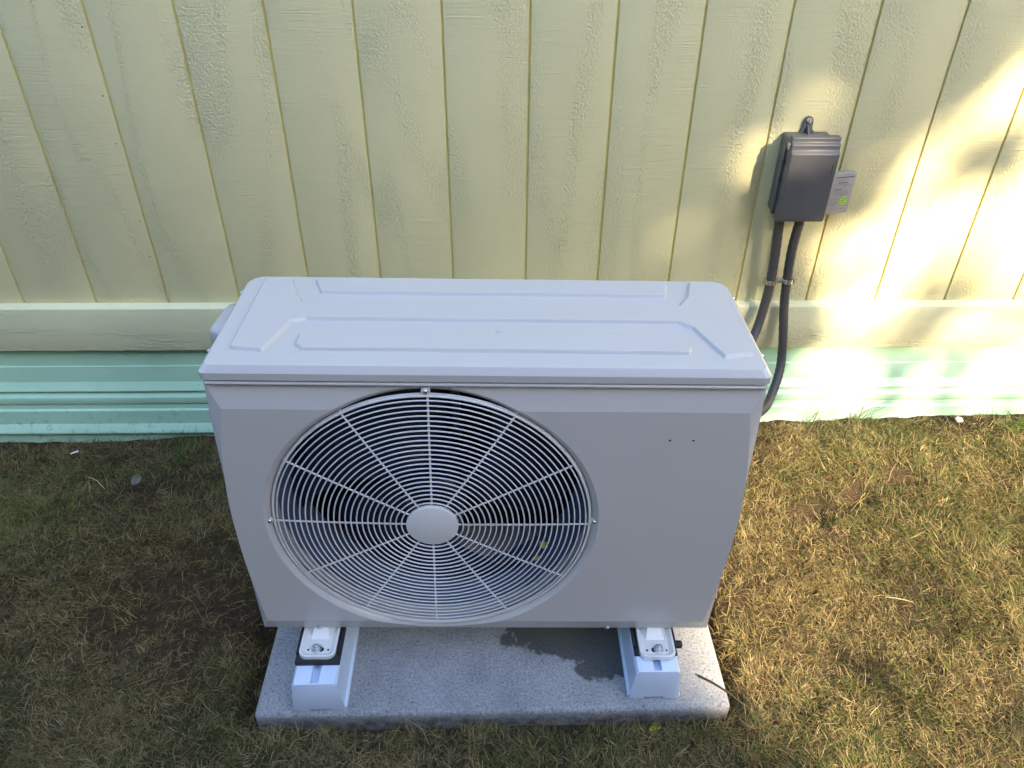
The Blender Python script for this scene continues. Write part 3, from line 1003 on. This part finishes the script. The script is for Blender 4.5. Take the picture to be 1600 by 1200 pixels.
# ------------------------------------------------------------------ conduits
def spline(pts, n=10):
    P = [Vector(p) for p in pts]
    out = []
    for i in range(len(P) - 1):
        a, b, c, d = P[max(i - 1, 0)], P[i], P[i + 1], P[min(i + 2, len(P) - 1)]
        for k in range(n):
            t = k / n
            out.append(0.5 * (2 * b + (c - a) * t + (2 * a - 5 * b + 4 * c - d) * t * t + (3 * b - a - 3 * c + d) * t ** 3))
    out.append(P[-1])
    return out
def conduit(pts, label):
    path = spline(pts, 14)
    t = thing("conduit", label, "conduit", tuple(path[0]), "grey conduits below the electrical box")
    o = tuple(path[0])
    r = [0.0128 + 0.00035 * math.sin(i * 1.9) for i in range(len(path))]
    m = MB(); m.tube(path, r, 16)
    m.build("jacket", M['conduit'], t, off=o, smooth=50)
    m = MB()
    d = (path[0] - path[3]).normalized()
    m.tube([path[0] + d * 0.004, path[0] - d * 0.008], 0.0160, 12)
    m.build("collar", M['box'], t, off=o, bevel=0.001)
conduit([(0.6650, -0.056, 0.7440), (0.6655, -0.055, 0.7178), (0.6740, -0.054, 0.6251), (0.6796, -0.050, 0.5446), (0.6756, -0.055, 0.4764), (0.6639, -0.070, 0.4118), (0.6443, -0.10, 0.3850), (0.590, -0.20, 0.345), (0.500, -0.38, 0.310), (0.375, -0.60, 0.300)],
        "dark grey conduit from the box passing behind the unit's lid")
conduit([(0.7195, -0.056, 0.7440), (0.7190, -0.055, 0.7178), (0.7170, -0.054, 0.6439), (0.7264, -0.047, 0.5418), (0.7345, -0.050, 0.4629), (0.7495, -0.070, 0.3464), (0.7456, -0.10, 0.2768), (0.7178, -0.15, 0.2300), (0.6845, -0.20, 0.2180), (0.630, -0.245, 0.213), (0.540, -0.33, 0.212), (0.375, -0.50, 0.22)],
        "dark grey conduit from the box bending low beside the green base")
cl = thing("conduit_clamp", "shiny metal double strap holding both conduits to the siding", "clamp", (0.70, 0.0, 0.548))
co = (0.70, 0, 0.548)
for cx, cy, cz in ((0.6797, -0.0505, 0.5460), (0.7258, -0.0475, 0.5480)):
    m = MB(); m.lathe([(0.0142, -0.0065), (0.0158, -0.0065), (0.0162, -0.0040), (0.0155, 0.0), (0.0162, 0.0040), (0.0158, 0.0065), (0.0142, 0.0065)], (cx, cy, cz), 20, 'z')
    m.build("strap", M['zinc'], cl, off=co)
m = MB(); m.box(0.6945, 0.7115, -0.0520, -0.0440, 0.5415, 0.5535); m.box(0.699, 0.707, -0.0445, -0.0005, 0.543, 0.552)
m.build("bridge", M['zinc'], cl, bevel=0.0015, off=co)
m = MB(); m.lathe([(0.0058, 0.0), (0.0056, -0.005), (0.0040, -0.0070), (0.0001, -0.0072)], (0.7040, -0.0520, 0.5475), 8, 'y', cap0=True)
m.build("screw", M['zinc'], cl, off=co)
for bxx in ((0.6600, 0.6648, -0.056, -0.044, 0.5400, 0.5530), (0.7405, 0.7450, -0.054, -0.042, 0.5420, 0.5550)):
    m = MB(); m.box(*bxx)
    m.build("strap_ear", M['zinc'], cl, bevel=0.001, off=co)

# ------------------------------------------------------------------ grass
def blades(x, y, L_, wid, head, lean, curl, col, z0=None):
    n = len(x)
    z = ground_z(x, y) - 0.004 if z0 is None else z0
    lv = np.array([0, 0.5, 1.0])
    pts = np.zeros((n, 3, 3))
    pts[:, 0, 0] = x; pts[:, 0, 1] = y; pts[:, 0, 2] = z
    hd = head.copy()
    twist = (rng.random(n) - 0.5) * 1.3
    for k in range(1, 3):
        th = lean + curl * lv[k]
        ds = L_ * (lv[k] - lv[k - 1])
        pts[:, k, 0] = pts[:, k - 1, 0] + ds * np.sin(th) * np.cos(hd)
        pts[:, k, 1] = pts[:, k - 1, 1] + ds * np.sin(th) * np.sin(hd)
        pts[:, k, 2] = pts[:, k - 1, 2] + ds * np.cos(th)
        hd = hd + twist * 0.6
    pts[:, 1:, 2] = np.maximum(pts[:, 1:, 2], ground_z(pts[:, 1:, 0], pts[:, 1:, 1]) + 0.002 + rng.random((n, 2)) * 0.007)
    sa = head + PI / 2 + (rng.random(n) - 0.5) * 1.2
    side = np.stack([np.cos(sa), np.sin(sa), (rng.random(n) - 0.5) * 0.8], -1)
    v = np.zeros((n, 5, 3))
    for k, w in ((0, 0.85), (1, 0.85)):
        v[:, 2 * k] = pts[:, k] - side * (wid * w / 2)[:, None]
        v[:, 2 * k + 1] = pts[:, k] + side * (wid * w / 2)[:, None]
    v[:, 4] = pts[:, 2]
    b = np.arange(n)[:, None] * 5
    q = b + np.array([0, 1, 3, 2])
    t = b + np.array([2, 3, 4])
    c = np.repeat(col[:, None, :], 5, 1).copy()
    c[:, 4:] *= 1.08
    return v.reshape(-1, 3), q, t, c.reshape(-1, 3)

def in_slab(x, y, m=0.0):
    return (x > SLAB[0] - m) & (x < SLAB[1] + m) & (y > SLAB[2] - m) & (y < SLAB[3] + m)

# bare patches 0 = soil showing, 1 = full turf
def turf(x, y):
    t = 0.35 + 1.1 * (fbm(x * 4.2, y * 4.2, 41) - 0.28)
    for bx, by, br, k in ((-0.86, -0.56, 0.17, 0.9), (-1.22, -0.69, 0.13, 0.65), (-0.70, -0.75, 0.15, 0.8), (-0.95, -0.75, 0.13, 0.8), (-0.75, -0.40, 0.14, 0.5), (0.955, -0.36, 0.06, 1.0), (1.10, -0.30, 0.05, .9), (0.82, -0.42, .07, .7), (0.50, -0.72, .09, .5), (-1.15, -0.27, .07, .6)):
        t = t - 0.85 * k * np.exp(-(np.hypot(x - bx, (y - by) * 1.3) / br) ** 2)
    wallband = 0.09 + 0.07 * vnoise(x * 6, x * 0, 77)
    t = t * (0.34 + 0.66 * sstep(0.0, 1.0, -y / wallband))
    return np.clip(t, 0.10, 1.0)

def lushness(x, y):
    return np.exp(-(((x + 1.42) / 0.33) ** 2 + ((y + 0.36) / 0.20) ** 2))
def greenness(x, y):
    g = sstep(0.46, 0.64, fbm(x * 3.1, y * 3.1, 51))
    g = np.maximum(g, 0.6 * np.exp(-(((x + 1.0) / 0.3) ** 2 + ((y + 0.22) / 0.10) ** 2)))
    g = np.clip(g * 0.50 + 0.11 + 0.05 * sstep(0.4, 1.2, x), 0, 0.95)
    return np.maximum(g, 0.80 * lushness(x, y))
def allowed(x, y, side=0.72):
    k = ~in_slab(x, y, 0.010) & (y < -0.03)
    k &= ~(in_slab(x, y, 0.05) & (y > -1.03) & (rng.random(len(x)) < side))
    return k & ~((x > -0.55) & (x < 0.36) & (y > -0.9) & (y < -0.6))
c_straw = np.array([0.255, 0.195, 0.082]); c_pale = np.array([0.40, 0.31, 0.145]); c_brown = np.array([0.115, 0.078, 0.040]); c_green = np.array([0.15, 0.155, 0.045]); c_dg = np.array([0.060, 0.092, 0.024])
def paint(x, y, isg, r1, spread=1.0):
    n = len(x)
    r1 = r1[:, None]
    dry = np.where(r1 < 0.56, c_straw, np.where(r1 < 0.70, c_pale, c_brown))
    grn = (c_dg + (c_green - c_dg) * rng.random((n, 1))) * (1 + 0.8 * lushness(x, y)[:, None])
    right_pale = 1 + 0.40 * sstep(-0.45, -0.10, y) * sstep(0.45, 0.9, x)  # grass colour paler close to the wall on the right
    return np.where(isg[:, None], grn, dry) * 0.86 * right_pale[:, None] * (1 - 0.5 * spread + spread * rng.random((n, 1)))
V, Q, T, CC = [], [], [], []
def put(*a):
    v, q, t, c = blades(*a)
    o = sum(len(w) for w in V)
    V.append(v); Q.append(q + o); T.append(t + o); CC.append(c)
# matted undergrowth
n0 = 420000
x = rng.uniform(-2.0, 2.2, n0); y = rng.uniform(-1.75, -0.03, n0)
k = (rng.random(n0) < turf(x, y)) & allowed(x, y)
x, y = x[k], y[k]; n = len(x)
isg = rng.random(n) < greenness(x, y) * 0.8
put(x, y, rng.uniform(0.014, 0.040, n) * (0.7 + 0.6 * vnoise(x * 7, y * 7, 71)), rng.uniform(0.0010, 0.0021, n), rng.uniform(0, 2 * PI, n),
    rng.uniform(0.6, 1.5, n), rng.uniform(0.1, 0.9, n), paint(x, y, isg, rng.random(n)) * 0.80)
# tufts: blades fanning out of one crown, one colour mood per tuft
nt0 = 32000
tx = rng.uniform(-2.0, 2.2, nt0); ty = rng.uniform(-1.75, -0.03, nt0)
k = (rng.random(nt0) < turf(tx, ty) * 1.1) & allowed(tx, ty, 0.6)
tx, ty = tx[k], ty[k]; nt1 = len(tx)
per = rng.integers(7, 19, nt1)
idx = np.repeat(np.arange(nt1), per); n = len(idx)
tg = rng.random(nt1) < greenness(tx, ty)
flow = fbm(tx * 5.0, ty * 5.0, 61, 2) * 4 * PI + rng.normal(0, 0.8, nt1)
tlen = rng.uniform(0.024, 0.048, nt1) * (0.75 + 0.5 * vnoise(tx * 6, ty * 6, 73))
tcol = rng.random(nt1)
x = tx[idx] + rng.normal(0, 0.007, n); y = np.minimum(ty[idx] + rng.normal(0, 0.007, n), -0.028)
isg = np.where(rng.random(n) < 0.82, tg[idx], ~tg[idx] & (rng.random(n) < 0.4))
r1 = np.where(rng.random(n) < 0.6, tcol[idx] * 0.72, rng.random(n))
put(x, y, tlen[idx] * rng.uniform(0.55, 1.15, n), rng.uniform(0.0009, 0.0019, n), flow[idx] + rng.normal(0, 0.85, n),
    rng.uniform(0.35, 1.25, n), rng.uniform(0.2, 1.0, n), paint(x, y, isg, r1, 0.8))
# long dead straws lying over the top
n0 = 8000
x = rng.uniform(-2.0, 2.2, n0); y = rng.uniform(-1.75, -0.05, n0)
k = allowed(x, y, 0.5); x, y = x[k], y[k]; n = len(x)
put(x, y, rng.uniform(0.040, 0.085, n), rng.uniform(0.0009, 0.0017, n), rng.uniform(0, 2 * PI, n), rng.uniform(0.8, 1.5, n), rng.uniform(-0.1, 0.5, n),
    np.where(rng.random((n, 1)) < 0.6, c_pale, c_straw) * (0.6 + 0.5 * rng.random((n, 1))))
v, q, t, c = np.concatenate(V), np.concatenate(Q), np.concatenate(T), np.concatenate(CC)
n = len(t)
props(np_mesh("grass", v, q, t, M['blade'], c, smooth=False), "short half-dry lawn grass around the slab", "grass", kind='stuff')

def weed(name, label, x0, y0, n, lmin, lmax, lean_, spread, colr, cat="weed", tilt=None, wmul=1.0):
    x = x0 + rng.normal(0, spread, n); y = np.minimum(y0 + rng.normal(0, spread * 0.7, n), -0.04)
    head = rng.uniform(0, 2 * PI, n) if tilt is None else tilt + rng.normal(0, 0.7, n)
    v, q, t, c = blades(x, y, rng.uniform(lmin, lmax, n), rng.uniform(0.0018, 0.0036, n) * wmul, head, rng.uniform(*lean_, n), rng.uniform(0.2, 1.0, n),
                        np.array(colr) * (0.75 + 0.5 * rng.random((n, 1))), None)
    o = np_mesh(name, v - np.array([x0, y0, 0]), q, t, M['blade'], c, smooth=False)
    o.location = (x0, y0, 0)
    props(o, label, cat)
weed("weed_tuft", "green grass tuft near the green base left of the unit", -1.05, -0.13, 70, 0.05, 0.12, (0.1, 0.9), 0.022, (0.085, 0.12, 0.035))
weed("weed_tuft", "broad-bladed weed in the dirt close to the unit's left corner", -0.80, -0.115, 26, 0.07, 0.15, (0.3, 1.1), 0.015, (0.16, 0.18, 0.08), tilt=0.3, wmul=1.8)
weed("weed_tuft", "dark straggly weed by the green base at far left", -1.28, -0.12, 26, 0.05, 0.12, (0.1, 0.8), 0.02, (0.09, 0.085, 0.045))
weed("weed_tuft", "bright green tuft near the wall at the far right", 1.56, -0.10, 110, 0.05, 0.12, (0.1, 1.0), 0.03, (0.14, 0.19, 0.05))
weed("weed_stalk", "thin dry seed stalks against the sunlit green base", 1.05, -0.055, 14, 0.06, 0.14, (0.1, 0.7), 0.012, (0.26, 0.24, 0.09), tilt=0.3)
weed("weed_stalk", "sparse curved stalks by the base beside the low conduit", 0.86, -0.055, 9, 0.05, 0.11, (0.2, 0.9), 0.03, (0.22, 0.20, 0.08), tilt=0.2)

# ------------------------------------------------------------------ small things lying about
def small(name, mb, mat, label, cat, loc, rot=(0, 0, 0), **kw):
    o = mb.build(name, mat, None, **kw)
    o.location = loc; o.rotation_euler = rot
    props(o, label, cat)
    return o
def leaf_mb(l, w, fold=0.25, curl=0.3):
    vs, fs = [], []
    n = 8
    for i in range(n + 1):
        u = i / n
        h = w * math.sin(PI * min(1, u * 0.96 + 0.04)) ** 0.8 / 2
        x = (u - 0.5) * l; z = curl * l * (u - 0.5) ** 2
        vs += [(x, -h, z + fold * h), (x, 0, z), (x, h, z + fold * h)]
    for i in range(n):
        for k in (0, 1):
            a = i * 3 + k
            fs.append((a, a + 1, a + 4, a + 3))
    return MB().add(vs, fs)
m = MB(); m.tube([(0, 0, 0.0035), (0.028, -0.020, 0.0060), (0.056, -0.042, 0.0045), (0.086, -0.060, -0.012)], [0.0025, 0.0025, 0.0022, 0.0014], 8)
small("cable_tie", m, M['rubber'], "cut black cable tie end lying on the slab's right corner", "cable tie", (0.3513, -0.9566, SLAB_TOP))
m = leaf_mb(0.030, 0.024, 0.6, 0.8)
small("fallen_leaf", m, M['leaf_g'], "folded lime yellow leaf against the front edge of the slab", "leaf", (0.2440, -1.049, 0.030), (math.radians(65), 0.2, 0.3))
m = leaf_mb(0.028, 0.016, 0.3, 0.5)
small("fallen_leaf", m, M['leaf_y'], "small yellow leaf caught behind the fan grille on the right", "leaf", (0.0121, -0.84, 0.3583), (1.2, 0.9, 0.2))
m = leaf_mb(0.024, 0.010, 0.3, 0.5)
small("fallen_leaf", m, M['leaf_y'], "thin yellow leaf scrap low inside the fan opening", "leaf", (0.0, -0.835, 0.312), (1.2, 0.1, 0.4))
m = leaf_mb(0.040, 0.024, 0.3, 0.5)
small("fallen_leaf", m, M['leaf_grey'], "grey dead leaf standing in a hollow left of the unit", "leaf", (-1.135, -0.25, 0.01), (1.0, -0.7, 0.5))
m = MB(); m.prism([(-0.014, -0.006), (0.010, -0.010), (0.016, 0.004), (0.002, 0.011), (-0.012, 0.007)], 0, 0.006, 'z')
small("paper_scrap", m, M['white'], "small white scrap on the sunlit soil at far right", "scrap", (1.37, -0.060, 0.058), (0.3, 0.2, 0.4), bevel=0.001)
m = MB(); m.prism([(-0.012, -0.002), (0.010, -0.003), (0.012, 0.003), (-0.011, 0.002)], 0, 0.003, 'z')
small("paper_scrap", m, M['white'], "tiny white sliver on the dark soil at far left", "scrap", (-1.385, -0.105, -0.012), (0.2, 0, 0.6), bevel=0.0006)
m = MB(); m.tube([(-0.030, 0.006, 0), (-0.010, 0.001, 0.002), (0.012, -0.004, 0.001), (0.034, -0.010, -0.002)], [0.0010, 0.0014, 0.0014, 0.0008], 6)
small("twig", m, M['twig'], "pale bare twig lying on the grass right of the slab", "twig", (0.906, -0.72, 0.022), (0, 0, 0))
m = MB(); m.tube([(-0.038, 0.026, 0), (0.0, 0.004, 0.004), (0.034, -0.028, 0.000)], [0.0007, 0.0011, 0.0006], 6)
small("straw_stalk", m, M['straw'], "long dry straw lying in the shaded grass at far left", "straw", (-1.24, -0.27, 0.015))
m = MB(); m.tube(spline([(0.385, -0.62, 0.30), (0.42, -0.60, 0.20), (0.43, -0.585, 0.10), (0.405, -0.60, 0.045), (0.375, -0.63, 0.08), (0.37, -0.64, 0.2)], 8), 0.0022, 6)
small("cable", m, M['straw'], "thin tan wire loop hanging behind the unit's right flank", "wire", (0, 0, 0))

# ------------------------------------------------------------------ the tree that shades the unit (outside the frame, towards the sun)
def shade(X, Z):
    """how leafy the crown is where its shadow passes (X, Z) on the plane y = -1"""
    b = np.interp(Z, [-1.2, -0.25, 0.0, 0.12, 0.17, 0.25, 0.80, 0.95, 1.12, 1.22, 1.40, 1.60, 1.80, 2.05, 2.4, 3.2],
                     [-0.05, 0.02, 0.14, 0.22, 0.30, 0.40, 0.44, 0.54, 0.92, 1.22, 1.42, 1.50, 1.62, 1.78, 1.95, 2.4])
    u = X - b
    wd = np.interp(Z, [-0.15, 0.12, 0.30], [0.60, 0.22, 0.12])
    hard = 1 - sstep(-0.45 * wd, wd, u)
    gaps = fbm(X * 5.0 + 3, Z * 5.0, 91, 2)
    thin = sstep(-0.85, -0.25, u) * sstep(0.98, 1.12, Z)
    dens = hard * (1 - thin * (0.25 + 0.50 * sstep(0.38, 0.66, gaps)))
    limb = sstep(0.90, 1.02, X) * (1 - sstep(1.26, 1.52, X + 0.10 * (gaps - 0.5))) * sstep(0.60, 0.72, Z) * (1 - sstep(1.15, 1.35, Z)) * (0.24 + 0.34 * sstep(0.35, 0.65, fbm(X * 4.5 + 9, Z * 6.0, 93, 2)))
    win = np.exp(-((X - 1.14) / 0.30) ** 2 - ((Z - 1.30) / 0.23) ** 2)
    dens = dens * (1 - 0.80 * win)
    win2 = np.exp(-((X - 1.46) / 0.17) ** 2 - ((Z - 1.76) / 0.22) ** 2) * sstep(0.36, 0.56, fbm(X * 6 + 2, Z * 5, 94, 2))
    dens = dens * (1 - 0.72 * win2)
    veil = sstep(1.30, 1.50, X) * sstep(0.62, 0.72, Z) * (1 - sstep(1.10, 1.40, Z)) * (0.03 + 0.11 * sstep(0.35, 0.65, fbm(X * 4, Z * 5, 97, 2)))
    fringe = (1 - sstep(0.05, 0.45, u)) * sstep(0.52, 0.66, fbm(X * 4.0, Z * 4.0 + 5, 95, 2)) * (Z > 0.85) * 0.5
    low = 0.012 * (u < 2.2) * (Z < 0.75) * sstep(0.45, 0.6, fbm(X * 3, Z * 6, 99, 2))
    return np.clip(np.maximum(np.maximum(dens, limb), np.maximum(np.maximum(fringe, veil), low)), 0, 1)

D = np.array(SUN)
tree = thing("tree", "broad leafy tree right of the camera shading the unit", "tree", (4.1, -10.5, 0))
NL = 190000
Xc = rng.uniform(-4.6, 3.2, NL); Zc = rng.uniform(-1.3, 3.9, NL)
s = 12.5 + rng.normal(0, 0.9, NL)
ell = ((Xc + 1.1) / 4.2) ** 2 + ((Zc - 1.1) / 2.8) ** 2
keep = (rng.random(NL) < shade(Xc, Zc)) & (ell < 1.35) & (rng.random(NL) < 0.80)
Xc, Zc, s = Xc[keep], Zc[keep], s[keep]
P0 = np.stack([Xc, np.full(len(Xc), -1.0), Zc], -1) + s[:, None] * D
nl = len(P0)
ax = rng.normal(0, 1, (nl, 3)); ax[:, 2] *= 0.5; ax /= np.linalg.norm(ax, axis=1)[:, None]
bx_ = rng.normal(0, 1, (nl, 3)); bx_ -= ax * (bx_ * ax).sum(1)[:, None]; bx_ /= np.linalg.norm(bx_, axis=1)[:, None]
sz = rng.uniform(0.044, 0.076, nl)[:, None]
lvv = np.stack([P0 - ax * sz, P0 + bx_ * sz * 0.55, P0 + ax * sz, P0 - bx_ * sz * 0.55], 1).reshape(-1, 3) - np.array([4.1, -10.5, 0])
lc = np.array([0.055, 0.085, 0.022]) * (0.6 + 0.8 * rng.random((nl, 1)))
np_mesh("crown", lvv, np.arange(nl * 4).reshape(-1, 4), None, M['tree_leaf'], np.repeat(lc, 4, 0), smooth=False, parent=tree)
m = MB()
m.tube(spline([(0, 0, -0.1), (0.03, 0.02, 0.8), (-0.05, 0, 2.0), (-0.1, 0.1, 4.4), (-0.2, 0.1, 6.8), (-0.4, 0.1, 8.8)], 5), np.linspace(0.24, 0.05, 26), 12)
for ex, ey, ez, sz_ in ((-2.6, 0.4, 6.9, 3.2), (1.9, 0.2, 8.0, 4.2), (-1.8, -0.2, 8.9, 5.2), (0.9, -0.3, 9.2, 5.8), (-3.1, 0.3, 6.2, 3.0), (0.2, 0.6, 7.4, 3.6)):
    m.tube(spline([(-0.05, 0, sz_), (ex * 0.35, ey * 0.4, sz_ + (ez - sz_) * 0.5), (ex, ey, ez)], 5), np.linspace(0.09, 0.015, 11), 8)
m.build("trunk", M['bark'], tree)

def added_hedge(label, base, rz, secs, nh):  # unseen hedges, added to shade the lawn and cut low sky light
    """secs: (x0, x1, height) along its own x axis"""
    t = thing("added_hedge", label, "added_hedge", base)
    t.rotation_euler.z = rz
    m = MB()
    for k, (a, b, h) in enumerate(secs):
        m.box(a, b, -0.45 + 0.01 * k, 0.45 - 0.01 * k, -0.2, h - 0.12)
    m.build("branch_core", M['bark'], t, smooth=0)
    ar = np.array([(b - a) * h for a, b, h in secs])
    for (a, b, h), w in zip(secs, ar / ar.sum()):
        n = int(nh * w)
        f = rng.random(n)
        x = rng.uniform(a, b, n)
        top = h + 0.6 * (fbm(x * 1.3, x * 0, 13) - 0.5)
        y = np.where(f < 0.42, -0.5, np.where(f < 0.84, 0.5, rng.uniform(-0.5, 0.5, n))) + rng.normal(0, 0.07, n)
        z = np.where(f < 0.84, rng.random(n) * top, top) + rng.normal(0, 0.07, n)
        p = np.stack([x, y, z], -1)
        ax = rng.normal(0, 1, (n, 3)); ax /= np.linalg.norm(ax, axis=1)[:, None]
        bx = rng.normal(0, 1, (n, 3)); bx -= ax * (bx * ax).sum(1)[:, None]; bx /= np.linalg.norm(bx, axis=1)[:, None]
        sz = rng.uniform(0.04, 0.075, n)[:, None]
        v = np.stack([p - ax * sz, p + bx * sz * 0.5, p + ax * sz, p - bx * sz * 0.5], 1).reshape(-1, 3)
        c = np.array([0.035, 0.065, 0.018]) * (0.6 + 0.8 * rng.random((n, 1)))
        np_mesh("foliage", v, np.arange(n * 4).reshape(-1, 4), None, M['tree_leaf'], np.repeat(c, 4, 0), smooth=False, parent=t)
added_hedge("tall evergreen screen added out of view behind the camera to shade the lawn", (0, -7.2, 0), 0, ((-8.0, 3.3, 6.2), (3.3, 5.4, 3.6)), 90000)
added_hedge("low evergreen screen added out of view on the left to cut sky light", (-6.6, -3.2, 0), PI / 2, ((-3.4, 3.4, 2.2),), 25000)
added_hedge("evergreen screen added out of view on the right to cut sky light", (8.2, -4.2, 0), PI / 2, ((-4.5, 4.4, 5.0),), 45000)
print("grass blades", n, "leaves", nl)
